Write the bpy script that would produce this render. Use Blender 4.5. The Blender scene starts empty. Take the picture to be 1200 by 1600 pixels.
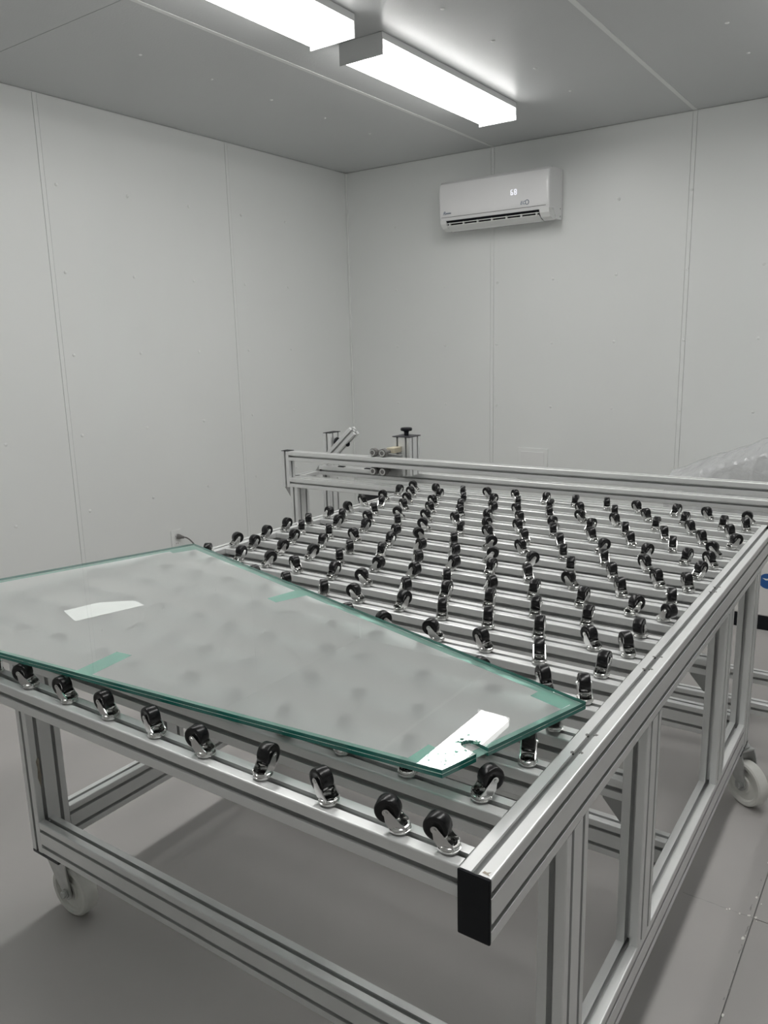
import bpy, bmesh, math, random
from mathutils import Matrix, Vector

random.seed(11)
scene = bpy.context.scene
COL = scene.collection
FZ = 0.860                       # height of the roller table's top above the floor
PI = math.pi

# ------------------------------------------------------------------ camera
cam_data = bpy.data.cameras.new('camera')
cam_data.sensor_fit = 'VERTICAL'
cam_data.sensor_height = 36.0
cam_data.lens = 1222.88 / 1600.0 * 36.0
cam_data.clip_start = 0.02
cam_data.clip_end = 60
cam = bpy.data.objects.new('camera', cam_data)
COL.objects.link(cam)
def cam_matrix(pos, yaw, pitch, roll):
    f = Vector((-math.sin(yaw) * math.cos(pitch), math.cos(yaw) * math.cos(pitch), -math.sin(pitch)))
    r = Vector((math.cos(yaw), math.sin(yaw), 0))
    u = r.cross(f)
    r2 = math.cos(roll) * r + math.sin(roll) * u
    u2 = -math.sin(roll) * r + math.cos(roll) * u
    m = Matrix((r2, u2, -f)).transposed().to_4x4()
    m.translation = pos
    return m
cam.matrix_world = cam_matrix(Vector((0.36616, -0.73447, 0.6199 + FZ)), math.radians(34.6654), math.radians(12.03847), math.radians(-1.38206))
scene.camera = cam

# ------------------------------------------------------------------ world, light, exposure
LAMP_STRENGTH = 9.0
world = bpy.data.worlds.new('world')
scene.world = world
world.use_nodes = True
world.node_tree.nodes['Background'].inputs[0].default_value = (0.9, 0.93, 0.95, 1)
world.node_tree.nodes['Background'].inputs[1].default_value = 0.05
scene.view_settings.view_transform = 'Standard'
scene.view_settings.look = 'None'
scene.view_settings.gamma = 1.0
scene.view_settings.use_curve_mapping = False
scene.view_settings.exposure = 0.75

# ------------------------------------------------------------------ materials
def new_mat(name):
    m = bpy.data.materials.new(name)
    m.use_nodes = True
    nt = m.node_tree
    nt.nodes.clear()
    out = nt.nodes.new('ShaderNodeOutputMaterial')
    return m, nt, out

def mat(name, color, rough=0.5, metal=0.0, var=0.04, scale=8.0, bump=0.0, bump_scale=60.0, rvar=0.0, stretch=(1, 1, 1), spec=0.5, coat=0.0):
    m, nt, out = new_mat(name)
    b = nt.nodes.new('ShaderNodeBsdfPrincipled')
    b.inputs['Roughness'].default_value = rough
    b.inputs['Metallic'].default_value = metal
    b.inputs['Specular IOR Level'].default_value = spec
    b.inputs['Coat Weight'].default_value = coat
    b.inputs['Coat Roughness'].default_value = 0.05
    nt.links.new(b.outputs[0], out.inputs[0])
    tc = nt.nodes.new('ShaderNodeTexCoord')
    mp = nt.nodes.new('ShaderNodeMapping')
    mp.inputs['Scale'].default_value = stretch
    nt.links.new(tc.outputs['Object'], mp.inputs[0])
    nz = nt.nodes.new('ShaderNodeTexNoise')
    nz.inputs['Scale'].default_value = scale
    nz.inputs['Detail'].default_value = 4
    nt.links.new(mp.outputs[0], nz.inputs['Vector'])
    rmp = nt.nodes.new('ShaderNodeValToRGB')
    rmp.color_ramp.elements[0].position = 0.3
    rmp.color_ramp.elements[1].position = 0.7
    c = color
    rmp.color_ramp.elements[0].color = (c[0] * (1 - var), c[1] * (1 - var), c[2] * (1 - var), 1)
    rmp.color_ramp.elements[1].color = (min(1, c[0] * (1 + var)), min(1, c[1] * (1 + var)), min(1, c[2] * (1 + var)), 1)
    nt.links.new(nz.outputs[0], rmp.inputs[0])
    nt.links.new(rmp.outputs[0], b.inputs['Base Color'])
    if rvar:
        mr = nt.nodes.new('ShaderNodeMapRange')
        mr.inputs[3].default_value = max(0.02, rough - rvar)
        mr.inputs[4].default_value = rough + rvar
        nt.links.new(nz.outputs[0], mr.inputs[0])
        nt.links.new(mr.outputs[0], b.inputs['Roughness'])
    if bump:
        n2 = nt.nodes.new('ShaderNodeTexNoise')
        n2.inputs['Scale'].default_value = bump_scale
        n2.inputs['Detail'].default_value = 3
        nt.links.new(mp.outputs[0], n2.inputs['Vector'])
        bp = nt.nodes.new('ShaderNodeBump')
        bp.inputs['Strength'].default_value = bump
        bp.inputs['Distance'].default_value = 0.002
        nt.links.new(n2.outputs[0], bp.inputs['Height'])
        nt.links.new(bp.outputs[0], b.inputs['Normal'])
    return m

def emit_mat(name, color, strength, stripes=False):
    m, nt, out = new_mat(name)
    e = nt.nodes.new('ShaderNodeEmission')
    e.inputs[0].default_value = (*color, 1)
    e.inputs[1].default_value = strength
    if stripes:                  # the two tubes behind the ribbed lens
        tc = nt.nodes.new('ShaderNodeTexCoord')
        w = nt.nodes.new('ShaderNodeTexWave')
        w.bands_direction = 'X'
        w.inputs['Scale'].default_value = 3.0
        w.inputs['Phase Offset'].default_value = PI
        nt.links.new(tc.outputs['Object'], w.inputs['Vector'])
        mr = nt.nodes.new('ShaderNodeMapRange')
        mr.inputs[3].default_value = strength * 0.7
        mr.inputs[4].default_value = strength * 1.3
        nt.links.new(w.outputs['Fac'], mr.inputs[0])
        nt.links.new(mr.outputs[0], e.inputs[1])
    nt.links.new(e.outputs[0], out.inputs[0])
    return m

def clear_glass(name, tint, rough=0.0, ior=1.5):
    m, nt, out = new_mat(name)
    fr = nt.nodes.new('ShaderNodeFresnel')
    fr.inputs[0].default_value = ior
    tr = nt.nodes.new('ShaderNodeBsdfTransparent')
    tr.inputs[0].default_value = (*tint, 1)
    gl = nt.nodes.new('ShaderNodeBsdfGlossy')
    gl.inputs['Roughness'].default_value = rough
    gl.inputs[0].default_value = (1, 1, 1, 1)
    mx = nt.nodes.new('ShaderNodeMixShader')
    ge = nt.nodes.new('ShaderNodeNewGeometry')   # reflect at the outer faces only
    inv = nt.nodes.new('ShaderNodeMath')
    inv.operation = 'SUBTRACT'
    inv.inputs[0].default_value = 1.0
    nt.links.new(ge.outputs['Backfacing'], inv.inputs[1])
    mul = nt.nodes.new('ShaderNodeMath')
    mul.operation = 'MULTIPLY'
    nt.links.new(fr.outputs[0], mul.inputs[0])
    nt.links.new(inv.outputs[0], mul.inputs[1])
    nt.links.new(mul.outputs[0], mx.inputs[0])
    nt.links.new(tr.outputs[0], mx.inputs[1])
    nt.links.new(gl.outputs[0], mx.inputs[2])
    nt.links.new(mx.outputs[0], out.inputs[0])
    return m

def frosted(name, color, clear=0.60, rough=0.58, ior=1.9, trans=0.2):
    m, nt, out = new_mat(name)
    d = nt.nodes.new('ShaderNodeBsdfDiffuse')
    t = nt.nodes.new('ShaderNodeBsdfTranslucent')
    r = nt.nodes.new('ShaderNodeBsdfRefraction')
    r.inputs['IOR'].default_value = ior
    r.inputs['Roughness'].default_value = rough
    tc = nt.nodes.new('ShaderNodeTexCoord')
    nz = nt.nodes.new('ShaderNodeTexNoise')
    nz.inputs['Scale'].default_value = 5
    nt.links.new(tc.outputs['Object'], nz.inputs['Vector'])
    rp = nt.nodes.new('ShaderNodeValToRGB')
    rp.color_ramp.elements[0].color = (color[0] * .96, color[1] * .96, color[2] * .96, 1)
    rp.color_ramp.elements[1].color = (*color, 1)
    nt.links.new(nz.outputs[0], rp.inputs[0])
    for s in (d, t, r):
        nt.links.new(rp.outputs[0], s.inputs[0])
    m1 = nt.nodes.new('ShaderNodeMixShader')
    m1.inputs[0].default_value = trans
    nt.links.new(d.outputs[0], m1.inputs[1])
    nt.links.new(t.outputs[0], m1.inputs[2])
    m2 = nt.nodes.new('ShaderNodeMixShader')
    m2.inputs[0].default_value = clear
    nt.links.new(m1.outputs[0], m2.inputs[1])
    nt.links.new(r.outputs[0], m2.inputs[2])
    nt.links.new(m2.outputs[0], out.inputs[0])
    return m

M = {}
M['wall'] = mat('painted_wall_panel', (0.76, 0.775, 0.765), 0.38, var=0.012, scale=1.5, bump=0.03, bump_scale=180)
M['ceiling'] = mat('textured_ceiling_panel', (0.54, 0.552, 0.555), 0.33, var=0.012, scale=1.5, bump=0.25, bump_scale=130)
M['trim'] = mat('white_seam_trim', (0.77, 0.783, 0.773), 0.38, var=0.01)
M['floor'] = mat('grey_painted_floor', (0.435, 0.42, 0.41), 0.52, var=0.07, scale=1.6, bump=0.03, bump_scale=25, rvar=0.08, spec=0.3)
M['joint'] = mat('floor_joint', (0.25, 0.245, 0.24), 0.8)
M['crack'] = mat('floor_scuff', (0.32, 0.31, 0.30), 0.8, var=0.2, scale=40)
M['chip'] = mat('paint_chip', (0.85, 0.84, 0.8), 0.6)
M['alu'] = mat('satin_anodised_aluminium', (0.82, 0.83, 0.825), 0.37, metal=0.52, var=0.03, scale=6, rvar=0.04)
M['alu_rough'] = mat('cast_aluminium', (0.40, 0.405, 0.40), 0.5, metal=0.8, var=0.06, scale=30)
M['chrome'] = mat('zinc_plated_steel', (0.78, 0.78, 0.77), 0.16, metal=1.0, var=0.05, scale=60, rvar=0.05)
M['steel'] = mat('galvanised_steel', (0.55, 0.56, 0.55), 0.35, metal=0.9, var=0.08, scale=40)
M['rubber'] = mat('black_rubber', (0.009, 0.009, 0.010), 0.26, var=0.2, scale=80, spec=0.4)
M['black'] = mat('black_plastic', (0.006, 0.007, 0.010), 0.45, var=0.15, scale=60, spec=0.25)
M['dark'] = mat('dark_painted_metal', (0.035, 0.036, 0.042), 0.5, var=0.1)
M['nylon'] = mat('white_nylon', (0.74, 0.74, 0.70), 0.4, var=0.04, scale=25)
M['whiteplastic'] = mat('glossy_white_plastic', (0.80, 0.80, 0.805), 0.16, var=0.01, scale=4, coat=0.4)
M['whitepl2'] = mat('matte_white_plastic', (0.76, 0.765, 0.76), 0.4, var=0.01, scale=4)
M['fixture'] = mat('white_enamelled_steel', (0.66, 0.67, 0.67), 0.4, var=0.01)
M['lens'] = emit_mat('lit_ribbed_lens', (1.0, 0.99, 0.965), LAMP_STRENGTH, stripes=True)
M['display'] = emit_mat('lit_display', (0.92, 0.92, 1.0), 0.6)
M['lens_side'] = emit_mat('lit_lens_side', (1.0, 0.99, 0.965), LAMP_STRENGTH * 0.3)
M['blue'] = mat('blue_grey_print', (0.10, 0.15, 0.24), 0.4)
M['bluelogo'] = mat('blue_print', (0.02, 0.10, 0.32), 0.4)
M['yellow'] = mat('yellow_sticker', (0.72, 0.66, 0.12), 0.5)
M['beige'] = mat('beige_polymer', (0.55, 0.50, 0.38), 0.5)
M['grey'] = mat('grey_pvc', (0.16, 0.155, 0.15), 0.5)
M['label'] = mat('matte_white', (0.88, 0.89, 0.88), 0.6, var=0.02, scale=20)  # matte white for the glass patch and the crate's logo mark
M['carton'] = mat('white_carton', (0.72, 0.71, 0.69), 0.6, var=0.03)
M['stain'] = mat('brown_stain', (0.36, 0.32, 0.26), 0.7, var=0.2, scale=60)
M['pane'] = clear_glass('greenish_clear_glass', (0.986, 0.996, 0.992))
M['edge'] = mat('teal_glass_edge', (0.03, 0.20, 0.165), 0.10, var=0.25, scale=12, stretch=(1, 1, 20), spec=0.8)
M['frost'] = frosted('frosted_interlayer', (0.985, 0.985, 0.985))
M['tealfilm'] = frosted('teal_clear_film', (0.52, 0.85, 0.75), clear=0.5, rough=0.15, ior=1.1, trans=0.35)
def film_mat():
    m, nt, out = new_mat('crinkled_plastic_film')
    d = nt.nodes.new('ShaderNodeBsdfPrincipled')
    d.inputs['Base Color'].default_value = (0.60, 0.61, 0.62, 1)
    d.inputs['Roughness'].default_value = 0.14
    d.inputs['Coat Weight'].default_value = 0.6
    tc = nt.nodes.new('ShaderNodeTexCoord')
    nz = nt.nodes.new('ShaderNodeTexNoise')
    nz.inputs['Scale'].default_value = 14
    nz.inputs['Detail'].default_value = 5
    nz.inputs['Distortion'].default_value = 1.5
    nt.links.new(tc.outputs['Object'], nz.inputs['Vector'])
    bp = nt.nodes.new('ShaderNodeBump')
    bp.inputs['Strength'].default_value = 0.5
    bp.inputs['Distance'].default_value = 0.02
    nt.links.new(nz.outputs[0], bp.inputs['Height'])
    nt.links.new(bp.outputs[0], d.inputs['Normal'])
    t = nt.nodes.new('ShaderNodeBsdfTransparent')
    mx = nt.nodes.new('ShaderNodeMixShader')
    mx.inputs[0].default_value = 0.72
    nt.links.new(t.outputs[0], mx.inputs[1])
    nt.links.new(d.outputs[0], mx.inputs[2])
    nt.links.new(mx.outputs[0], out.inputs[0])
    return m
M['film'] = film_mat()

# ------------------------------------------------------------------ mesh helpers (millimetres in, metres out)
def mm(v):
    return (v[0] / 1000.0, v[1] / 1000.0, v[2] / 1000.0)

def mesh_from(name, verts, faces, mats, smooth=False, midx=None, scale=True):
    me = bpy.data.meshes.new(name)
    me.from_pydata([mm(v) for v in verts] if scale else verts, [], faces)
    for m_ in (mats if isinstance(mats, (list, tuple)) else [mats]):
        me.materials.append(m_)
    if smooth:
        me.polygons.foreach_set('use_smooth', [True] * len(me.polygons))
    if midx:
        me.polygons.foreach_set('material_index', midx)
    me.update()
    return me

def add(name, me, parent=None, loc=(0, 0, 0), rot=(0, 0, 0)):
    o = bpy.data.objects.new(name, me)
    COL.objects.link(o)
    o.parent = parent
    o.location = mm(loc)
    o.rotation_euler = rot
    return o

def tag(o, label, cat, group=None):
    o['label'] = label
    o['category'] = cat
    if group:
        o['group'] = group
    return o

def empty(name, loc, rotz=0.0):
    o = bpy.data.objects.new(name, None)
    COL.objects.link(o)
    o.empty_display_size = 0.05
    o.location = mm(loc)
    o.rotation_euler = (0, 0, rotz)
    return o

def geo_box(x0, x1, y0, y1, z0, z1, V=None, F=None):
    V = [] if V is None else V
    F = [] if F is None else F
    n = len(V)
    V += [(x0, y0, z0), (x1, y0, z0), (x1, y1, z0), (x0, y1, z0), (x0, y0, z1), (x1, y0, z1), (x1, y1, z1), (x0, y1, z1)]
    F += [tuple(n + i for i in f) for f in ((0, 3, 2, 1), (4, 5, 6, 7), (0, 1, 5, 4), (1, 2, 6, 5), (2, 3, 7, 6), (3, 0, 4, 7))]
    return V, F

def bevel_mesh(me, width, segs=2, angle=0.6):
    bm = bmesh.new()
    bm.from_mesh(me)
    ed = [e for e in bm.edges if len(e.link_faces) == 2 and e.calc_face_angle(0) > angle]
    bmesh.ops.bevel(bm, geom=ed, offset=width / 1000.0, segments=segs, profile=0.5, affect='EDGES')
    bm.to_mesh(me)
    bm.free()
    return me

def box_mesh(name, dx, dy, dz, m, bevel=0.0, segs=2):
    V, F = geo_box(-dx / 2, dx / 2, -dy / 2, dy / 2, -dz / 2, dz / 2)
    me = mesh_from(name, V, F, m)
    if bevel:
        bevel_mesh(me, bevel, segs)
    return me

def box(name, m, parent, x0, x1, y0, y1, z0, z1, off=(0, 0, 0), bevel=0.0):
    me = box_mesh(name, x1 - x0, y1 - y0, z1 - z0, m, bevel)
    return add(name, me, parent, ((x0 + x1) / 2 - off[0], (y0 + y1) / 2 - off[1], (z0 + z1) / 2 - off[2]))

def prism(name, poly, z0, z1, m, axis='z', V=None, F=None):
    """extrude a 2-D polygon; axis z: (x,y), axis y: (x,z), axis x: (y,z)"""
    own = V is None
    V = [] if own else V
    F = [] if own else F
    n0 = len(V)
    n = len(poly)
    for h in (z0, z1):
        for a, b in poly:
            V.append((a, b, h) if axis == 'z' else (a, h, b) if axis == 'y' else (h, a, b))
    flip = axis == 'y'
    bot = [n0 + i for i in range(n)]
    top = [n0 + n + i for i in range(n)]
    faces = [tuple(reversed(bot)), tuple(top)] + [(n0 + i, n0 + (i + 1) % n, n0 + n + (i + 1) % n, n0 + n + i) for i in range(n)]
    if flip:
        faces = [tuple(reversed(f)) for f in faces]
    F += faces
    if own:
        return mesh_from(name, V, F, m)
    return V, F

def lathe(profile, segs=24, axis='z', V=None, F=None, centre=(0, 0, 0)):
    """profile: list of (r, h); rings joined, ends closed when r == 0"""
    V = [] if V is None else V
    F = [] if F is None else F
    rings = []
    for r, h in profile:
        ring = []
        if r < 1e-6:
            pts = [(0.0, 0.0, h)]
        else:
            pts = [(r * math.cos(2 * PI * k / segs), r * math.sin(2 * PI * k / segs), h) for k in range(segs)]
        for x, y, z in pts:
            if axis == 'y':
                x, y, z = x, z, -y
            elif axis == 'x':
                x, y, z = z, x, y
            ring.append(len(V))
            V.append((x + centre[0], y + centre[1], z + centre[2]))
        rings.append(ring)
    for a, b in zip(rings, rings[1:]):
        if len(a) == 1 and len(b) == 1:
            continue
        for k in range(segs):
            k2 = (k + 1) % segs
            if len(a) == 1:
                F.append((a[0], b[k2], b[k])[::-1] if False else (a[0], b[k], b[k2])[::-1])
            elif len(b) == 1:
                F.append((a[k], a[k2], b[0]))
            else:
                F.append((a[k], a[k2], b[k2], b[k]))
    return V, F

def auto_smooth(me, ang=0.6):
    """smooth shading with sharp edges where the surface turns hard"""
    me.polygons.foreach_set('use_smooth', [True] * len(me.polygons))
    bm = bmesh.new()
    bm.from_mesh(me)
    bmesh.ops.recalc_face_normals(bm, faces=bm.faces[:])
    for e in bm.edges:
        e.smooth = not (len(e.link_faces) == 2 and e.calc_face_angle(0) > ang)
    bm.to_mesh(me)
    bm.free()
    return me

def tube(pts, r, segs=8, V=None, F=None):
    V = [] if V is None else V
    F = [] if F is None else F
    pts = [Vector(p_) for p_ in pts]
    prev = None
    for i, p_ in enumerate(pts):
        d = (pts[min(i + 1, len(pts) - 1)] - pts[max(i - 1, 0)]).normalized()
        a = d.orthogonal().normalized() if prev is None else (prev - d * prev.dot(d)).normalized()
        prev = a
        b = d.cross(a)
        ring = []
        for k in range(segs):
            t = 2 * PI * k / segs
            ring.append(len(V))
            V.append(tuple(p_ + r * (math.cos(t) * a + math.sin(t) * b)))
        if i:
            for k in range(segs):
                F.append((last[k], last[(k + 1) % segs], ring[(k + 1) % segs], ring[k]))
        else:
            F.append(tuple(reversed(ring)))
        last = ring
    F.append(tuple(last))
    return V, F

def flat_sheet(name, poly, z, m):
    return mesh_from(name, [(x, y, z) for x, y in poly], [tuple(range(len(poly)))], m)

# T-slot extrusion -------------------------------------------------------------
def slot_section(w, h, unit=45.0):
    """outline of a T-slot aluminium extrusion, counter-clockwise, centred"""
    pts = []
    r = 2.6
    def side(p0, d, nrm, length):
        n = int(round(length / unit))
        out = []
        for k in (0,):
            out.append((p0[0] + d[0] * r, p0[1] + d[1] * r))
        for k in range(n):
            s = unit * (k + 0.5)
            for ds, dn in ((-5, 0), (-5, 4.2), (-9.5, 4.2), (-9.5, 9), (-4, 18), (4, 18), (9.5, 9), (9.5, 4.2), (5, 4.2), (5, 0)):
                q = s + ds
                out.append((p0[0] + d[0] * q + nrm[0] * dn, p0[1] + d[1] * q + nrm[1] * dn))
        out.append((p0[0] + d[0] * (length - r), p0[1] + d[1] * (length - r)))
        # rounded corner towards the next side
        cx = p0[0] + d[0] * (length - r) + nrm[0] * r
        cy = p0[1] + d[1] * (length - r) + nrm[1] * r
        for a in (30, 60):
            t = math.radians(a)
            out.append((cx - nrm[0] * r * math.cos(t) + d[0] * r * math.sin(t), cy - nrm[1] * r * math.cos(t) + d[1] * r * math.sin(t)))
        return out
    pts += side((-w / 2, -h / 2), (1, 0), (0, 1), w)
    pts += side((w / 2, -h / 2), (0, 1), (-1, 0), h)
    pts += side((w / 2, h / 2), (-1, 0), (0, -1), w)
    pts += side((-w / 2, h / 2), (0, -1), (1, 0), h)
    return pts

_bars = {}
def bar_mesh(axis, dx, dy, dz):
    key = (axis, round(dx, 1), round(dy, 1), round(dz, 1))
    if key in _bars:
        return _bars[key]
    if axis == 'x':
        sec, L, f = slot_section(dy, dz), dx, lambda a, b, l: (l, a, b)
    elif axis == 'y':
        sec, L, f = slot_section(dz, dx), dy, lambda a, b, l: (b, l, a)
    else:
        sec, L, f = slot_section(dx, dy), dz, lambda a, b, l: (a, b, l)
    n = len(sec)
    V = [f(a, b, -L / 2) for a, b in sec] + [f(a, b, L / 2) for a, b in sec]
    F = [tuple(reversed(range(n))), tuple(range(n, 2 * n))] + [(i, (i + 1) % n, n + (i + 1) % n, n + i) for i in range(n)]
    me = mesh_from('extrusion', V, F, M['alu'])
    _bars[key] = me
    return me

def bar(name, parent, axis, x0, x1, y0, y1, z0, z1, off=(0, 0, 0)):
    return add(name, bar_mesh(axis, x1 - x0, y1 - y0, z1 - z0), parent,
               ((x0 + x1) / 2 - off[0], (y0 + y1) / 2 - off[1], (z0 + z1) / 2 - off[2]))

def text_mesh(body, size, m, shear=0.0, extrude=0.0004):
    cu = bpy.data.curves.new('lettering', 'FONT')
    cu.body = body
    cu.size = size / 1000.0
    cu.shear = shear
    cu.extrude = extrude
    cu.align_x = 'CENTER'
    cu.align_y = 'CENTER'
    ob = bpy.data.objects.new('lettering', cu)
    COL.objects.link(ob)
    bpy.context.view_layer.update()
    me = bpy.data.meshes.new_from_object(ob.evaluated_get(bpy.context.evaluated_depsgraph_get()))
    bpy.data.objects.remove(ob)
    me.materials.clear()
    me.materials.append(m)
    return me

# ================================================================== THE ROOM
TH = math.radians(-0.6)          # the room is turned a little against the roller table
XL, XR, YB, YF, ZC = -3310.0, 3300.0, 4100.0, -2900.0, 2705.0
cs, sn = math.cos(TH), math.sin(TH)
def to_room(x, y):               # table axes -> room axes
    return (x * cs + y * sn, -x * sn + y * cs)

def struct(name, boxes, m):
    V, F = [], []
    for b in boxes:
        geo_box(*b, V, F)
    o = add(name, mesh_from(name, V, F, m), None, (0, 0, 0), (0, 0, TH))
    o['kind'] = 'structure'
    return o

def piece(name, parent, m, x0, x1, y0, y1, z0, z1, bevel=0.0):
    return box(name, m, parent, x0, x1, y0, y1, z0, z1, bevel=bevel)

GAP = 2.0
seams_left = [YF, -832.0, 416.0, 1664.0, 2911.0, YB]
seams_back = [XL, -2119.0, -876.0, 367.0, 1610.0, XR]

floor = struct('floor', [(XL - 100, XR + 100, YF - 100, YB + 100, -120, -6)], M['joint'])
FX = 118.0                       # the floor joint that runs beside the table (room axes)
piece('floor_panel', floor, M['floor'], XL, FX - 1.6, YF, YB, -6, 0)
piece('floor_panel', floor, M['floor'], FX + 1.6, XR, YF, 1248.5, -6, 0)
piece('floor_panel', floor, M['floor'], FX + 1.6, XR, 1251.5, YB, -6, 0)

wall_left = struct('wall_left', [(XL - 100, XL - 4, YF - 100, YB + 100, 0, ZC)], M['wall'])
for a, b in zip(seams_left, seams_left[1:]):
    piece('wall_panel', wall_left, M['wall'], XL - 4, XL, a + (13 if a > YF else 0), b - (13 if b < YB else 3), 0, ZC - 6)
for s in seams_left[1:-1]:
    piece('seam_trim', wall_left, M['trim'], XL - 4, XL + 1.5, s - 11, s + 11, 0, ZC - 6, 0.8)
wall_back = struct('wall_back', [(XL - 4, XR + 100, YB + 4, YB + 100, 0, ZC)], M['wall'])
for a, b in zip(seams_back, seams_back[1:]):
    piece('wall_panel', wall_back, M['wall'], a + (13 if a > XL else 3), b - (13 if b < XR else 3), YB, YB + 4, 0, ZC - 6)
for s in seams_back[1:-1]:
    piece('seam_trim', wall_back, M['trim'], s - 11, s + 11, YB - 1.5, YB + 4, 0, ZC - 6, 0.8)
piece('corner_trim', wall_back, M['trim'], XL, XL + 14, YB - 14, YB + 2, 0, ZC - 6, 3)
struct('wall_right', [(XR, XR + 100, YF - 100, YB + 100, 0, ZC)], M['wall'])
struct('wall_front', [(XL - 100, XR, YF - 100, YF, 0, ZC)], M['wall'])
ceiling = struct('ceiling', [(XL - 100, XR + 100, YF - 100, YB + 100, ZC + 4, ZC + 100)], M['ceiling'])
for a, b in zip(seams_back, seams_back[1:]):
    for y0, y1 in ((YF, 1298.0), (1298.0, YB)):
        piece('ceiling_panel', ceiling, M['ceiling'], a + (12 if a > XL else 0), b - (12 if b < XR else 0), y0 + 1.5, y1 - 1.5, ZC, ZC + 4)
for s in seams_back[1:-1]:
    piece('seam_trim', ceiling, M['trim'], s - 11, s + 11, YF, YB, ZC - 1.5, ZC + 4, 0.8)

# domed panel screws
V, F = lathe([(0, 4.0), (4.5, 3.4), (8, 1.6), (9, 0), (9, -2)], 10)
screw_me = auto_smooth(mesh_from('panel_screw', V, F, M['trim']))
for y in (1294, 1716, 2138, 2566, 2990, 3400):
    for z in (-630, -218, 190, 607, 1018, 1436):
        rx_, ry_ = to_room(XL, y)
        add('panel_screw', screw_me, wall_left, (XL, y + 18, z + 860), (0, PI / 2, 0))
for x in (-2845, -2440, -2040, -1648, -1243, -430, -830):
    for z in (-630, -218, 200, 607, 1003, 1430):
        if abs(x + 2040) < 420 and z > 1200:
            continue
        add('panel_screw', screw_me, wall_back, (x - 43, YB, z + 860), (PI / 2, 0, 0))
for x in (-2510, -1265, -440):
    for y in (870, 1678, 2080, 2485, 2908, 3330):
        add('panel_screw', screw_me, ceiling, (x - 25, y, ZC), (PI, 0, 0))

# marks on the floor: chipped paint and a hairline crack along the joint
def strip_crack(name, pts, w, m, z=0.4):
    V, F = [], []
    for i, (x, y) in enumerate(pts):
        d = Vector((pts[min(i + 1, len(pts) - 1)][0] - pts[max(i - 1, 0)][0], pts[min(i + 1, len(pts) - 1)][1] - pts[max(i - 1, 0)][1])).normalized()
        ww = w * random.uniform(0.4, 1.3)
        V += [(x - d.y * ww / 2, y + d.x * ww / 2, z), (x + d.y * ww / 2, y - d.x * ww / 2, z)]
        if i:
            F.append((2 * i - 2, 2 * i - 1, 2 * i + 1, 2 * i))
    return add(name, mesh_from(name, V, F, m), floor)
for k in range(34):
    y_ = 420 + 62 * k + random.uniform(-20, 20)
    x_ = FX - 5 + random.uniform(-7, 5)
    strip_crack('scuff', [(x_ + random.uniform(-2, 2), y_ + 9 * q) for q in range(random.randint(2, 5))], 3.0, M['crack'])
strip_crack('hairline_crack', [(-60 + 12 * k, 1250 + random.uniform(-3, 3)) for k in range(16)], 2.2, M['crack'])
for k in range(26):
    y = random.choice([random.uniform(620, 900), random.uniform(1100, 2300)])
    x = FX + random.uniform(-9, 9) if k < 18 else random.uniform(20, 200)
    if k >= 18:
        y = 1250 + random.uniform(-6, 6)
    r = random.uniform(1.5, 4.5)
    n = 6
    poly = [(x + r * random.uniform(0.5, 1.2) * math.cos(2 * PI * j / n), y + 1.8 * r * random.uniform(0.5, 1.2) * math.sin(2 * PI * j / n)) for j in range(n)]
    add('paint_chip', prism('paint_chip', poly, 0, 0.8, M['chip']), floor)

# ================================================================== CEILING LIGHTS
def light_fixture(cx, cy, label):
    r = empty('ceiling_light', (cx, cy, ZC), TH)
    tag(r, label, 'ceiling light', 'wraparound ceiling lights')
    W, L = 216.0, 1215.0
    V, F = geo_box(-W / 2, W / 2, -L / 2, L / 2, -22, 0)
    geo_box(-W / 2 - 1.5, -W / 2 + 1, -L / 2, L / 2, -27, -2, V, F)
    geo_box(W / 2 - 1, W / 2 + 1.5, -L / 2, L / 2, -27, -2, V, F)
    add('housing', mesh_from('housing', V, F, M['fixture']), r)
    for s in (-1, 1):
        poly = [(-W / 2 - 2, -1), (-W / 2 - 2, -70), (-W / 2 + 14, -86), (W / 2 - 14, -86), (W / 2 + 2, -70), (W / 2 + 2, -1)]
        poly = [(-W / 2 - 2, -1), (-W / 2 - 2, -86), (W / 2 + 2, -86), (W / 2 + 2, -1)]
        y0 = s * L / 2
        me = prism('end_plate', poly, min(y0, y0 + s * 4), max(y0, y0 + s * 4), M['fixture'], axis='y')
        add('end_plate', bevel_mesh(me, 1.2, 2), r)
    sec = [(-W / 2 + 2, -23), (-W / 2 + 6, -60), (-W / 2 + 24, -82), (W / 2 - 24, -82), (W / 2 - 6, -60), (W / 2 - 2, -23)]
    lens = prism('lens', sec, -L / 2 + 1, L / 2 - 1, M['lens'], axis='y')
    lens.materials.append(M['lens_side'])
    for p_ in lens.polygons:
        if p_.normal.z > -0.4:
            p_.material_index = 1
    add('lens', lens, r)
    return r
light_fixture(-1668, 2738, 'lit ceiling light seen whole, hung above the wall-mounted air conditioner')
light_fixture(-1668, 1313, 'lit ceiling light cut off by the top edge of the picture')
light_fixture(-1668, -112, 'lit ceiling light of the left row, out of view above the near table end')
light_fixture(150, 2738, 'lit ceiling light of the right row, out of view, nearest the back wall')
light_fixture(150, 1313, 'lit ceiling light of the right row, out of view, second from the back wall')
light_fixture(150, -112, 'lit ceiling light of the right row, out of view, third from the back wall')

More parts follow.
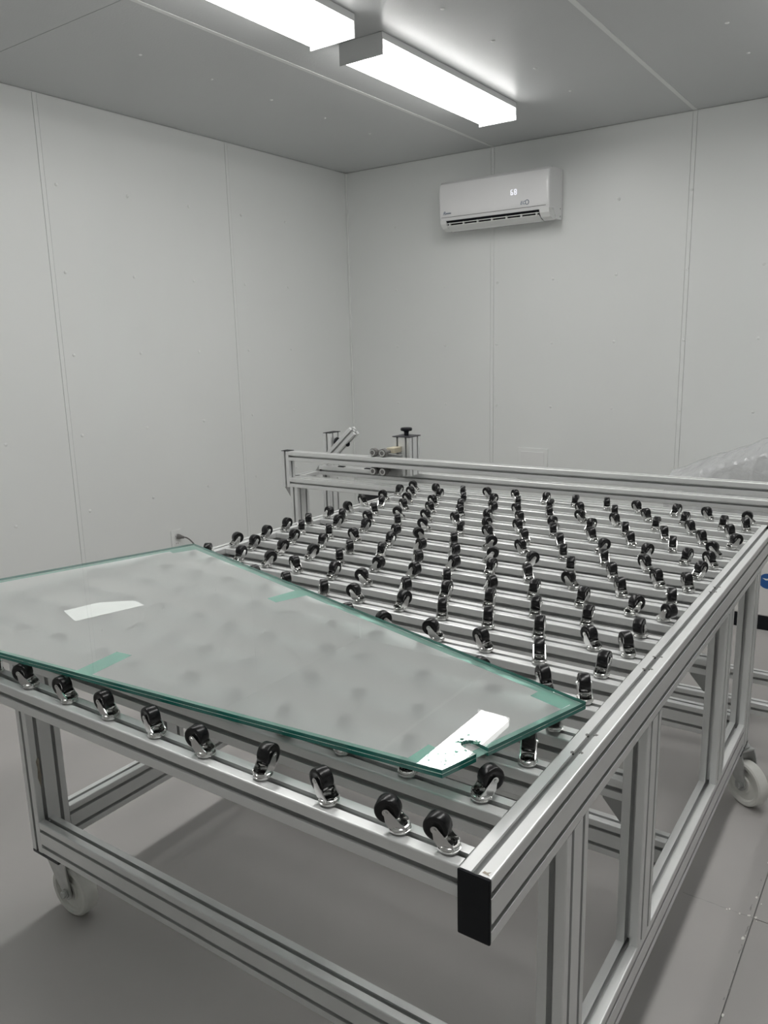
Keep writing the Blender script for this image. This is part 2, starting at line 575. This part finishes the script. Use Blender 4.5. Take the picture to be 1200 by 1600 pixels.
# ================================================================== ROLLER TABLE
W, L, NR, PITCH = 1470.0, 2090.0, 18, 120.28
T0 = (-W / 2, L / 2, 0)          # base of the table on the floor
def Z(z):
    return z + 860.0
table = empty('roller_table', T0)
tag(table, 'long aluminium T-slot roller table with rows of small upturned black casters', 'roller table')
def tb(name, axis, x0, x1, y0, y1, z0, z1):
    return bar(name, table, axis, x0, x1, y0, y1, Z(z0), Z(z1), T0)
def tbox(name, m, x0, x1, y0, y1, z0, z1, parent=None, bevel=0.0, off=None):
    return box(name, m, parent or table, x0, x1, y0, y1, Z(z0), Z(z1), off or T0, bevel)

cap_me = box_mesh('end_cap', 45, 4, 90, M['black'], 2.0, 2)
for x0 in (-W, -45):
    beam = tb('side_beam', 'y', x0, x0 + 45, 0, L, -90, 0)
    for yy in (-L / 2 - 2, L / 2 + 2):
        c = add('end_cap', cap_me, beam, (0, yy, 0))
for i in range(NR):
    tb('roller_rail', 'x', -W + 45, -45, i * PITCH, i * PITCH + 45, -45, 0)
LEGS_Y = (245, 650, 1350, 1755)
ZB, ZT = -662, -572              # lower frame, bottom and top
for x0 in (-W, -45):
    for k, y0 in enumerate(LEGS_Y):
        tb('leg', 'z', x0, x0 + 45, y0, y0 + 90, ZB if k in (0, 3) else ZT, -90)
    tb('lower_side_rail', 'y', x0, x0 + 45, LEGS_Y[0] + 90, LEGS_Y[3], ZB, ZT)
for y0 in (LEGS_Y[0], L / 2 - 22.5, LEGS_Y[3] + 45):
    tb('lower_cross_rail', 'x', -W + 45, -45, y0, y0 + 45, ZB, ZT)
gus = prism('gusset', [(0, 0), (-42, 0), (-42, -6), (-6, -48), (0, -48)], -16, 16, M['alu_rough'], axis='y')
gusm = prism('gusset', [(0, 0), (0, -48), (6, -48), (42, -6), (42, 0)], -16, 16, M['alu_rough'], axis='y')
for y0 in (LEGS_Y[1], LEGS_Y[2]):
    tb('upper_cross_rail', 'x', -W + 45, -45, y0 + 8, y0 + 53, -267, -222)
    add('gusset', gus, table, (-45 - T0[0], y0 + 30 - T0[1], Z(-267)))
    add('gusset', gusm, table, (-W + 45 - T0[0], y0 + 30 - T0[1], Z(-267)))
# drop of spilt paint down the near left leg, dirt at the near corner of the side beam
stp = [(0, 0), (4, -8), (3, -30), (5, -52), (2, -70), (1, -88), (-2, -70), (-5, -55), (-3, -30), (-5, -10)]
add('paint_run', prism('paint_run', stp, 0, 0.5, M['stain'], axis='x'), table, (-W + 45 - T0[0], 263 - T0[1], Z(-395)))
add('scuff', prism('scuff', [(-13, 3), (-3, 2), (-6, 5), (-4, 9), (-8, 6), (-12, 7)], 0, 0.3, M['stain']), table, (-2 - T0[0], 2 - T0[1], Z(0)))
nick = prism('slot_nick', [(-2, -4), (2, -3), (3, -1), (2, 3), (-1, 4), (-3, 1)], -3, 0.25, M['grey'])
for yy in (330, 395, 700, 770, 1255, 1300):
    add('slot_nick', nick, table, (-22.5 - 6 - T0[0], yy - T0[1], Z(0)), (0, 0, random.uniform(0, 1)))
    add('slot_nick', nick, table, (-22.5 + 6 - T0[0], yy + 6 - T0[1], Z(0)), (0, 0, random.uniform(0, 3)))

# --- the small upturned casters -------------------------------------------------
WR, WH, TR = 17.3, 30.0, 15.5    # wheel radius, axle height above the rail, trail
V, F = lathe([(0, 0), (10.5, 0), (10.5, 1.6), (13.8, 2.0), (15.0, 3.2), (15.0, 5.4), (13.6, 6.0), (13.6, 6.8), (14.6, 7.6), (14.2, 9.6), (12.6, 10.6), (10.6, 9.9), (9.0, 7.4), (5.6, 7.0), (5.0, 8.6), (0, 8.8)], 24)
housing_me = auto_smooth(mesh_from('caster_housing', V, F, M['chrome']))
def fork_mesh():
    V, F = [], []
    for s in (-1, 1):
        arm = []
        for a in range(-60, 151, 15):                # round end about the axle
            t = math.radians(a)
            arm.append((TR + 5.2 * math.cos(t), WH + 5.2 * math.sin(t)))
        arm += [(3.5, 25.0), (-3.0, 17.0), (-9.0, 12.5), (-10.5, 8.6), (11.0, 8.6), (16.5, 15.0)]
        y0 = s * 12.2
        prism('x', arm, min(y0, y0 - s * 1.7), max(y0, y0 - s * 1.7), None, axis='y', V=V, F=F)
    # the pressed collar that ties both arms together round the race
    lathe([(10.2, 8.4), (13.0, 8.4), (13.6, 9.4), (13.0, 11.0), (10.4, 11.0), (10.2, 8.4)], 24, V=V, F=F)
    for s in (-1, 1):
        lathe([(0, s * 13.8), (2.2, s * 13.8), (2.6, s * 13.2), (2.6, s * 12.0)], 10, axis='y', V=V, F=F, centre=(TR, 0, WH))
    return auto_smooth(mesh_from('fork', V, F, M['chrome']), 0.5)
fork_me = fork_mesh()
V, F = lathe([(2.4, -10.0), (9.5, -9.2), (11.0, -10.0), (15.0, -10.0), (16.5, -9.2), (WR, -7.4), (WR, 7.4), (16.5, 9.2), (15.0, 10.0), (11.0, 10.0), (9.5, 9.2), (2.4, 10.0)], 28, axis='y')
wheel_me = auto_smooth(mesh_from('wheel', V, F, M['rubber']), 0.7)
CASTERS = {
    0: [(-70,190),(-144,200),(-262,165),(-386,95),(-506,190),(-622,170),(-742,180),(-861,185),(-982,200),(-1102,330),(-1222,350),(-1336,350),(-1413,200)],
    1: [(-88,59),(-209,105),(-329,110),(-448,310),(-566,330),(-687,10),(-805,270),(-926,330),(-1048,200),(-1167,235),(-1283,350),(-1395,200)],
    2: [(-72,108),(-142,280),(-264,300),(-382,300),(-503,350),(-622,255),(-739,235),(-864,310),(-982,10),(-1100,10),(-1217,300),(-1336,300),(-1410,330)],
    3: [(-80,290),(-205,350),(-328,290),(-445,200),(-564,350),(-686,255),(-806,290),(-924,350),(-1047,10),(-1169,350),(-1282,235),(-1395,10)],
    4: [(-73,119),(-145,135),(-261,235),(-384,235),(-503,255),(-625,300),(-740,235),(-864,350),(-979,300),(-1099,290),(-1219,280),(-1336,200),(-1411,235)],
    5: [(-85,90),(-210,115),(-327,160),(-442,190),(-564,239),(-689,330),(-810,270),(-924,280),(-1047,255),(-1166,290),(-1282,255),(-1390,300)],
    6: [(-72,130),(-143,150),(-263,105),(-384,110),(-501,115),(-617,75),(-737,185),(-849,315),(-981,330),(-1101,350),(-1218,235),(-1335,330),(-1411,10)],
    7: [(-83,270),(-202,95),(-324,105),(-443,100),(-564,95),(-681,320),(-799,190),(-917,90),(-1039,160),(-1158,65),(-1268,95),(-1389,300)],
    8: [(-69,330),(-142,55),(-261,85),(-383,95),(-502,320),(-626,300),(-738,345),(-860,0),(-982,130),(-1097,70),(-1215,75),(-1331,85),(-1409,70)],
    9: [(-85,290),(-201,130),(-325,170),(-448,130),(-563,90),(-683,340),(-797,325),(-922,105),(-1038,315),(-1148,100),(-1271,85),(-1390,85)],
    10: [(-73,125),(-144,140),(-262,130),(-381,105),(-505,50),(-630,20),(-744,325),(-866,340),(-975,90),(-1097,175),(-1211,130),(-1330,125),(-1407,85)],
    11: [(-81,65),(-207,150),(-327,119),(-449,110),(-571,160),(-695,40),(-810,305),(-922,230),(-1037,340),(-1160,80),(-1279,80),(-1395,300)],
    12: [(-68,145),(-142,75),(-256,59),(-385,45),(-505,125),(-620,135),(-741,165),(-854,105),(-980,195),(-1098,130),(-1214,170),(-1333,290),(-1413,350)],
    13: [(-81,170),(-206,105),(-327,125),(-447,135),(-578,119),(-694,150),(-803,250),(-930,155),(-1046,175),(-1161,200),(-1279,145),(-1391,255)],
    14: [(-67,45),(-146,130),(-260,119),(-384,110),(-504,75),(-621,255),(-744,145),(-864,260),(-981,140),(-1104,160),(-1223,155),(-1335,110),(-1413,165)],
    15: [(-89,130),(-207,135),(-323,90),(-449,150),(-568,165),(-690,125),(-810,155),(-924,335),(-1043,280),(-1162,170),(-1279,175),(-1392,190)],
    16: [(-68,115),(-141,85),(-264,80),(-381,140),(-498,110),(-618,145),(-743,95),(-869,115),(-982,75),(-1102,295),(-1220,90),(-1339,175),(-1417,85)],
    17: [(-72,180),(-206,150),(-325,70),(-448,150),(-567,110),(-692,95),(-813,85),(-928,150),(-1048,170),(-1171,295),(-1292,265),(-1400,185)],
}
for i, row in CASTERS.items():
    for x, ang in row:
        c = add('swivel_caster', housing_me, table, (x - T0[0], i * PITCH + 22.5 - T0[1], Z(0)), (0, 0, math.radians(ang)))
        add('fork', fork_me, c)
        add('wheel', wheel_me, c, (TR, 0, WH))

# --- big floor casters ----------------------------------------------------------
R2 = 73.0
V, F = lathe([(14, -19), (26, -19), (28, -13), (52, -12), (56, -20), (66, -21), (R2 - 1.5, -17), (R2, -12), (R2, 12), (R2 - 1.5, 17), (66, 21), (56, 20), (52, 12), (28, 13), (26, 19), (14, 19)], 44, axis='y')
bigwheel_me = auto_smooth(mesh_from('wheel', V, F, M['nylon']), 0.6)
def bigfork_mesh(top):
    V, F = [], []
    for s in (-1, 1):
        y0 = s * 29.0
        arm = [(-20, top - 6), (32, top - 6)]
        arm = [(-30, top - 6), (-30, top - 22), (18, R2 + 14)]
        for a in range(150, 391, 20):
            t = math.radians(a)
            arm.append((45 + 20 * math.cos(t), R2 + 20 * math.sin(t)))
        arm += [(52, top - 40), (40, top - 6)]
        prism('x', arm, min(y0, y0 - s * 4), max(y0, y0 - s * 4), None, axis='y', V=V, F=F)
    geo_box(-30, 40, -29, 29, top - 9, top - 4, V, F)
    lathe([(0, top), (34, top), (34, top - 4), (30, top - 10), (0, top - 10)], 28, V=V, F=F)
    for s in (-1, 1):
        lathe([(0, s * 41), (8.5, s * 41), (9.5, s * 39), (9.5, s * 33), (13, s * 33), (13, s * 29)], 6, axis='y', V=V, F=F, centre=(45, 0, R2))
    return auto_smooth(mesh_from('fork', V, F, M['steel']), 0.5)
bigfork_me = bigfork_mesh(188.0)
def floor_caster(sx, sy, ang):
    c = add('floor_caster', bigfork_me, table, (sx - T0[0], sy - T0[1], 0), (0, 0, ang))
    add('wheel', bigwheel_me, c, (45, 0, R2))
floor_caster(-1437, 303, math.radians(2))
floor_caster(-24, 1819, math.radians(-34))
floor_caster(-1440, 1800, math.radians(60))
floor_caster(-30, 284, math.radians(100))
for x0, x1 in ((-W, -W + 112), (-112, 0)):
    for y0 in (LEGS_Y[0], LEGS_Y[3]):
        yy = (y0, y0 + 112) if y0 < 1000 else (y0 - 22, y0 + 90)
        tbox('mounting_plate', M['dark'], x0, x1, yy[0], yy[1], ZB - 10, ZB, bevel=2)

# ================================================================== LAMINATED GLASS SHEET
G0 = (-800, 320, Z(47.5))
glass = empty('glass_sheet', G0)
tag(glass, 'large frosted laminated glass sheet with green edges and a notch, on the casters', 'glass sheet')
outline = [(-30, 388), (-1376, 792), (-1645, -42), (-120, 91)]
e = Vector((-90, -297)).normalized()
nrm = Vector((-e.y * -1, e.x * -1))
if nrm.x > 0:
    nrm = -nrm
P0 = Vector((-30, 388))
def on_edge(y):
    t = (y - P0.y) / e.y
    return P0 + e * t
a0, b0 = on_edge(153), on_edge(176)
notch = [tuple(a0), tuple(a0 + nrm * 26)]
mid = (a0 + b0) / 2
rad = (a0 - b0).length / 2
cen = mid + nrm * 26
for k in range(1, 8):
    t = PI * k / 8
    d_ = (a0 - mid) * math.cos(t) + nrm * rad * math.sin(t)
    notch.append(tuple(cen + d_))
notch += [tuple(b0 + nrm * 26), tuple(b0)]
sheet = outline[:4] + notch      # counter-clockwise
def pane(name, z0, z1):
    V, F = [], []
    prism('x', [(x - G0[0], y - G0[1]) for x, y in sheet], z0, z1, None, V=V, F=F)
    me = mesh_from(name, V, F, [M['pane'], M['edge']], midx=[0, 0] + [1] * (len(F) - 2))
    return add(name, me, glass)
pane('lower_pane', 0, 5.6)
pane('upper_pane', 6.6, 12.2)
# frosted layer between the panes stops a little short of the cut edge
def inset(poly, d):
    n = len(poly)
    out = []
    for i in range(n):
        p0, p1, p2 = Vector(poly[i - 1]), Vector(poly[i]), Vector(poly[(i + 1) % n])
        d1, d2 = (p1 - p0).normalized(), (p2 - p1).normalized()
        n1, n2 = Vector((-d1.y, d1.x)), Vector((-d2.y, d2.x))
        bis = (n1 + n2).normalized()
        out.append(tuple(p1 + bis * d / max(0.3, bis.dot(n1))))
    return out
area = sum(outline[i - 1][0] * outline[i][1] - outline[i][0] * outline[i - 1][1] for i in range(4))
inner = inset(outline, 17 if area > 0 else -17)
add('frosted_layer', flat_sheet('frosted_layer', [(x - G0[0], y - G0[1]) for x, y in inner], 6.0, M['frost']), glass)
for k in range(4):               # the clear margin the frosting leaves along the four edges
    quad = [outline[k - 1], outline[k], inner[k], inner[k - 1]]
    if k == 0:                   # the notched edge: keep clear of the cut
        pass
    add('clear_border', flat_sheet('clear_border', [(x - G0[0], y - G0[1]) for x, y in quad], 6.0, M['tealfilm']), glass)
for tab in ([(-858, 30), (-818, 34), (-832, 143), (-872, 139)], [(-843, 531), (-806, 520), (-772, 612), (-822, 627)],
            [(-182, 102), (-177, 150), (-145, 145), (-140, 98)], [(-1361, 700), (-1395, 712), (-1372, 785), (-1330, 772)],
            [(-119, 374), (-112, 405), (-50, 388), (-58, 355)]):
    add('clear_tab', flat_sheet('clear_tab', [(x - G0[0], y - G0[1]) for x, y in tab], 6.25, M['tealfilm']), glass)
patch = [(-1182, 231), (-1098, 203), (-1055, 352), (-1102, 362), (-1162, 311)]  # flat white five-sided patch between the panes
o = add('white_patch', prism('white_patch', [(x - G0[0], y - G0[1]) for x, y in patch], 6.15, 6.4, M['label']), glass)
o['label'] = 'white five-sided patch under the upper glass pane'
# conchoidal chips round the notch
V, F = [], []
for k in range(34):
    if k < 20:                   # scallops round the cut
        c_ = mid + nrm * random.uniform(14, 48) + e * random.gauss(0, 11)
        r = random.uniform(1.2, 4.2)
    else:                        # flakes at the near corner
        c_ = Vector((-150 + random.uniform(-34, 26), 118 + random.uniform(-18, 22)))
        r = random.uniform(0.8, 2.4)
    pts = [(c_.x - G0[0] + r * random.uniform(.4, 1.3) * math.cos(t_ * PI / 3.5), c_.y - G0[1] + r * random.uniform(.4, 1.3) * math.sin(t_ * PI / 3.5)) for t_ in range(7)]
    prism('x', pts, 12.22, 12.32, None, V=V, F=F)
add('edge_chips', mesh_from('edge_chips', V, F, M['tealfilm']), glass)

# ================================================================== FENCE BENCH BEHIND
B0 = (-2187.0, 2092.0, 0.0)
bench = empty('fence_bench', B0, math.radians(1.5))
tag(bench, 'aluminium T-slot bench with raised fence bar and sliding stop behind the roller table', 'workbench')
def bb(name, axis, x0, x1, y0, y1, z0, z1, parent=bench):
    return bar(name, parent, axis, x0, x1, y0, y1, Z(z0), Z(z1))
def bbox(name, m, x0, x1, y0, y1, z0, z1, bevel=0.0, parent=bench):
    return box(name, m, parent, x0, x1, y0, y1, Z(z0), Z(z1), bevel=bevel)
BL = 2600.0
bb('end_post', 'z', 0, 45, 0, 45, -46, 129)
bbox('post_cap', M['black'], 0, 45, 0, 45, 129, 131.5, 0.8)
bb('fence_bar', 'x', 45, BL, 0, 45, 84, 129)
bb('front_bar', 'x', 45, BL, 0, 90, -45, 0)
bb('side_bar', 'y', 0, 45, 90, 235, -45, 0)
bb('rear_bar', 'x', 45, BL, 235, 280, -18, 27)
for x in (160, 320):
    bbox('stop_pad', M['black'], x, x + 34, 240, 262, 27, 31, 1)
add('corner_gusset', prism('corner_gusset', [(45, -18), (10, -18), (10, -12), (40, 27), (45, 27)], 240, 275, M['alu_rough'], axis='y'), bench, (0, 0, 860))
add('corner_gusset', prism('corner_gusset', [(6, -46), (45, -46), (45, -92), (38, -92)], 8, 40, M['alu_rough'], axis='y'), bench, (0, 0, 860))
bb('rear_post', 'z', 45, 90, 280, 370, -45, 188)
bbox('post_cap', M['black'], 45, 90, 280, 370, 188, 191, 0.8)
V, F = lathe([(0, 0), (7, 0), (7, 6), (24, 9), (26, 13), (24, 17), (0, 18)], 18, axis='x')
add('clamp_knob', auto_smooth(mesh_from('clamp_knob', V, F, M['black'])), bench, (90, 320, Z(140)))
dg = bar('diagonal_strut', bench, 'x', -120, 120, 0, 45, -22.5, 22.5)
dg.location = mm((192, 222, Z(136)))
dg.rotation_euler = (0, math.radians(-42), 0)
add('strut_knob', auto_smooth(mesh_from('strut_knob', *lathe([(0, 0), (4, 0), (4, 10), (13, 12), (15, 17), (11, 22), (0, 23)], 12, axis='y'), M['black'])), bench, (238, 206, Z(150)))
for x0 in (45, BL - 45):
    for y0 in (0, 262):
        leg = bb('leg', 'z', x0, x0 + 45, y0, y0 + 90, -838, -45 if y0 == 0 else -18)
        V, F = lathe([(0, -418.5), (24, -418.5), (24, -414), (8, -408), (8, -396.5), (0, -396.5)], 14)
        if y0:
            V = [(v[0], v[1], v[2] - 13.5) for v in V]
        add('levelling_foot', auto_smooth(mesh_from('levelling_foot', V, F, M['black'])), leg)
bb('lower_bar', 'x', 90, BL - 45, 0, 45, -713, -668)
bb('lower_bar', 'x', 90, BL - 45, 285, 330, -713, -668)
bbox('control_box', M['dark'], 330, 780, 170, 250, -230, -62, 3)
# sliding stop carriage on the fence
cx = 556.0
car = bb('carriage_post', 'z', cx, cx + 90, 140, 230, 29, 206)
bbox('top_plate', M['dark'], cx - 3, cx + 93, 137, 233, 206, 210, 0.8)
V, F = lathe([(0, 0), (11, 0), (11, 16), (14, 20), (25, 22), (27, 26), (27, 32), (24, 36), (0, 37)], 10)
add('star_knob', auto_smooth(mesh_from('star_knob', V, F, M['black']), 0.5), bench, (cx + 45, 185, Z(210)))
for dx, z in ((-8, 148.5), (44, 148.5), (-8, 64.5), (44, 64.5)):
    V, F = lathe([(0, -15), (8, -15), (8, -12), (17, -12), (19.3, -9), (19.3, 9), (17, 12), (8, 12), (6, 60), (0, 60)], 20, axis='y')
    ro = add('guide_roller', auto_smooth(mesh_from('guide_roller', V, F, M['grey']), 0.5), bench, (cx - 20 + dx, 22, Z(z)))
    V, F = lathe([(9, -16), (15, -16), (15, -13.5), (9, -13.5), (9, -16)], 20, axis='y')
    add('steel_ring', auto_smooth(mesh_from('steel_ring', V, F, M['chrome'])), ro)
bbox('beige_block', M['beige'], cx + 6, cx + 46, 72, 139, 140, 164, 2)
bbox('roller_plate', M['alu_rough'], cx - 52, cx + 92, 62, 72, 40, 172 - 34, 1)

# ================================================================== AIR CONDITIONER
AX0, AX1 = -2402.0, -1640.0
AYW = YB - 1.5
ac = empty('air_conditioner', (0, 0, 0), TH)
acx, acz = (AX0 + AX1) / 2, 860 + 1492
ac.location = mm((acx * cs - AYW * sn, acx * sn + AYW * cs, acz))
tag(ac, 'white wall-mounted split air conditioner with lit digits, high on the back wall', 'air conditioner')
hw = (AX1 - AX0) / 2
# side profile (depth towards the room is -y): (y, z)
prof = [(0, -142), (0, 148), (-150, 148), (-178, 143), (-196, 128), (-203, 105), (-206, 40), (-204, -40), (-196, -84), (-188, -94), (-130, -90), (-105, -120), (-90, -144)]
body = prism('body', prof, -hw, hw, M['whiteplastic'], axis='x')
bm = bmesh.new()
bm.from_mesh(body)
bmesh.ops.recalc_face_normals(bm, faces=bm.faces[:])
ed = [e_ for e_ in bm.edges if len(e_.link_faces) == 2 and any(abs(f.normal.x) > 0.9 for f in e_.link_faces) and all(v.co.y < -0.1 for v in e_.verts)]
bmesh.ops.bevel(bm, geom=ed, offset=0.016, segments=4, profile=0.6, affect='EDGES')
bm.to_mesh(body)
bm.free()
auto_smooth(body, 0.5)
add('body', body, ac)
add('intake_seam', prism('intake_seam', [(-199.5, -76), (-200.5, -73.5), (-198.0, -73.5), (-197.5, -76)], -hw + 16, hw - 22, M['grey'], axis='x'), ac)
outlet = add('outlet', prism('outlet', [(-186, -95), (-130, -91.5), (-106, -121), (-96, -143), (-112, -146), (-150, -126), (-172, -110)], -hw + 44, hw - 66, M['black'], axis='x'), ac)
lou = add('louver', prism('louver', [(-188, -127), (-184, -123), (-140, -143), (-112, -151), (-114, -155), (-146, -148)], -hw + 50, hw - 72, M['whitepl2'], axis='x'), ac)
gr = add('louver_rail', prism('louver_rail', [(-192, -112), (-188, -109), (-184, -112), (-188, -115)], -hw + 48, hw - 70, M['whitepl2'], axis='x'), ac)
for k in range(7):
    x = -hw + 70 + (2 * hw - 156) * k / 6.0
    box('guide_vane', M['whitepl2'], ac, x - 3, x + 3, -190, -172, -128, -108)
for s, w_ in ((-1, 44), (1, 66)):
    poly = [(-195, -88), (-188, -114), (-164, -138), (-114, -152), (-90, -146), (-100, -108), (-150, -88)]
    x0, x1 = (-hw + 4, -hw + w_) if s < 0 else (hw - w_, hw - 4)
    add('end_cheek', prism('end_cheek', poly, x0, x1, M['whitepl2'], axis='x'), ac)
box('yellow_sticker', M['yellow'], ac, 10, 78, -112, -98, -147.5, -146)
def front_text(name, body, size, m, x, z, y=-206.5, shear=0.0, tilt=0.0):
    o = add(name, text_mesh(body, size, m, shear), ac, (x, y, z), (PI / 2 + tilt, 0, 0))
    return o
def seven_segment(ch, w=17.0, h=33.0, t=4.6):
    seg = {'a': (t, w - t, h - t, h), 'b': (w - t, w, h / 2 + 1, h - 2), 'c': (w - t, w, 2, h / 2 - 1), 'd': (t, w - t, 0, t),
           'e': (0, t, 2, h / 2 - 1), 'f': (0, t, h / 2 + 1, h - 2), 'g': (t, w - t, h / 2 - t / 2, h / 2 + t / 2)}
    V, F = [], []
    for k in {'6': 'acdefg', '8': 'abcdefg'}[ch]:
        x0, x1, z0, z1 = seg[k]
        geo_box(x0, x1, -0.8, 0, z0, z1, V, F)
    return mesh_from('lit_digit', V, F, M['display'])
for k, ch in enumerate('68'):
    add('lit_digit', seven_segment(ch), ac, (131 + 24 * k, -206.4, 4))
front_text('printed_mark', 'R', 30, M['blue'], -hw + 40, -50, -205, 0.3, -0.04)
sq = [(-hw + 52 + 3.2 * k, -205.2, -54 + (5 if k % 2 else -2)) for k in range(13)]
V, F = tube(sq, 1.6, 6)
add('printed_script', mesh_from('printed_script', V, F, M['blue']), ac)
front_text('printed_letters', 'EC', 28, M['blue'], 212, -48, -205, 0.2, -0.04)
ring = [(240 + 11 * math.cos(2 * PI * k / 24), -205.0, -46 + 13 * math.sin(2 * PI * k / 24)) for k in range(25)]
V, F = tube(ring, 1.7, 6)
add('printed_ring', mesh_from('printed_ring', V, F, M['blue']), ac)
for z in (-80, -125):
    V, F = lathe([(0, 1), (4.5, 1), (4.5, -3), (0, -3)], 10, axis='x')
    add('side_screw', mesh_from('side_screw', V, F, M['grey']), ac, (hw, -30, z))

# ================================================================== WALL PLATES
px, py = to_room(-1765, 4090)
plate = empty('access_cover', (0, 0, 0), TH)
plate.location = mm((px * cs - (YB - 0.5) * sn, px * sn + (YB - 0.5) * cs, Z(-185)))
tag(plate, 'square white access cover low on the back wall behind the fence bar', 'cover plate')
box('frame', M['trim'], plate, -108, 108, -10, 0, -108, 108, bevel=3)
box('lid', M['whitepl2'], plate, -84, 84, -13, -9, -84, 84, bevel=2)

rx0, ry0 = to_room(-3290, 2329)
sock = empty('power_socket', (0, 0, 0), TH)
sock.location = mm(((XL + 0.5) * cs - ry0 * sn, (XL + 0.5) * sn + ry0 * cs, Z(-500)))
tag(sock, 'white double power socket low on the left wall', 'power socket')
box('face_plate', M['trim'], sock, 0, 7, -37, 37, -60, 60, bevel=2)
for z in (22, -22):
    so = box('receptacle', M['whitepl2'], sock, 6, 9, -17, 17, z - 14, z + 14, bevel=1.5)
    for y in (-6, 6):
        box('slot', M['black'], so, 1, 2, y - 1.2, y + 1.2, -4, 4)
cord = empty('power_cord', (0, 0, 0), TH)  # power cord of an appliance out of view
cord.location = sock.location
tag(cord, 'grey plug and cord in the wall socket, hanging behind the glass sheet', 'power cord')
V, F = lathe([(0, 0), (15, 0), (16, 6), (15, 18), (10, 30), (7, 44), (0, 46)], 14, axis='x')
add('plug', auto_smooth(mesh_from('plug', V, F, M['grey'])), cord, (10, 0, 22), (0, 0.25, 0.9))
pts = [(10 + 28, 34, 12)]
for k in range(1, 22):
    t = k / 21.0
    pts.append((38 + 60 * t, 34 + 150 * t + 20 * math.sin(2 * t), 12 - 372 * t ** 1.6))
V, F = tube(pts, 4.2, 8)
add('cable', auto_smooth(mesh_from('cable', V, F, M['grey'])), cord)

# ================================================================== WRAPPED CRATE
K0 = (100.0, 3760.0, 0.0)
crate = empty('wrapped_crate', K0, TH)
tag(crate, 'white crate under crinkled clear plastic wrap, standing by the back wall', 'crate')
for y0 in (-270, -30, 210):
    box('skid', M['black'], crate, -560, 700, y0, y0 + 60, 0, 75, bevel=3)
box('body', M['carton'], crate, -560, 700, -270, 270, 75, 700, bevel=6)
V, F = lathe([(0, 0), (40, 0), (40, -1.2), (0, -1.2)], 32, axis='y')
lg = add('round_logo', mesh_from('round_logo', V, F, M['bluelogo']), crate, (-300, -269.5, 262))
add('logo_mark', prism('logo_mark', [(-24, 14), (-8, 4), (6, 6), (20, -10), (24, 4), (10, 18), (-4, 12)], -2.2, -1.2, M['label'], axis='y'), lg)
for k, zz in enumerate((300, 280, 262, 244)):
    box('printed_line', M['grey'], crate, -395, -366 + 5 * (k % 2), -271, -269.5, zz, zz + 6)
V, F = [], []
nx, nt = 70, 28
def ridge(x):
    return min(1180.0, 780.0 + max(0.0, (x + 830.0) * 0.42))
for i in range(nx):
    x = -830 + 1560.0 * i / (nx - 1)
    h = ridge(x)
    eave = max(h - 60 - 60 * max(0, min(1, (x + 400) / 500.0)), 560)
    for j in range(nt):
        t = j / (nt - 1)
        if t < 0.35:             # hanging front
            s = t / 0.35
            y, z = -285 - 10 * math.sin(s * 3), eave - (1 - s) * (eave - 520)
        elif t < 0.6:
            s = (t - 0.35) / 0.25
            y, z = -285 + 150 * s, eave + (h - eave) * s ** 0.8
        else:
            s = (t - 0.6) / 0.4
            y, z = -135 + 405 * s, h - 140 * s * s
        f = 9 * math.sin(x * 0.021 + 4 * t) + 7 * math.sin(x * 0.06 - 9 * t) + random.uniform(-3, 3)
        V.append((x + random.uniform(-3, 3), y + f * (1.2 if t < 0.4 else 0.3), z + f * 0.35))
for i in range(nx - 1):
    for j in range(nt - 1):
        F.append((i * nt + j, (i + 1) * nt + j, (i + 1) * nt + j + 1, i * nt + j + 1))
wr = add('plastic_wrap', mesh_from('plastic_wrap', V, F, M['film'], smooth=True), crate)

scene.cycles.use_denoising = True
scene.cycles.max_bounces = 14
scene.cycles.transparent_max_bounces = 24
scene.cycles.diffuse_bounces = 6
scene.cycles.glossy_bounces = 6
scene.cycles.transmission_bounces = 8
scene.cycles.caustics_reflective = False
scene.cycles.caustics_refractive = True
scene.cycles.sample_clamp_indirect = 6.0
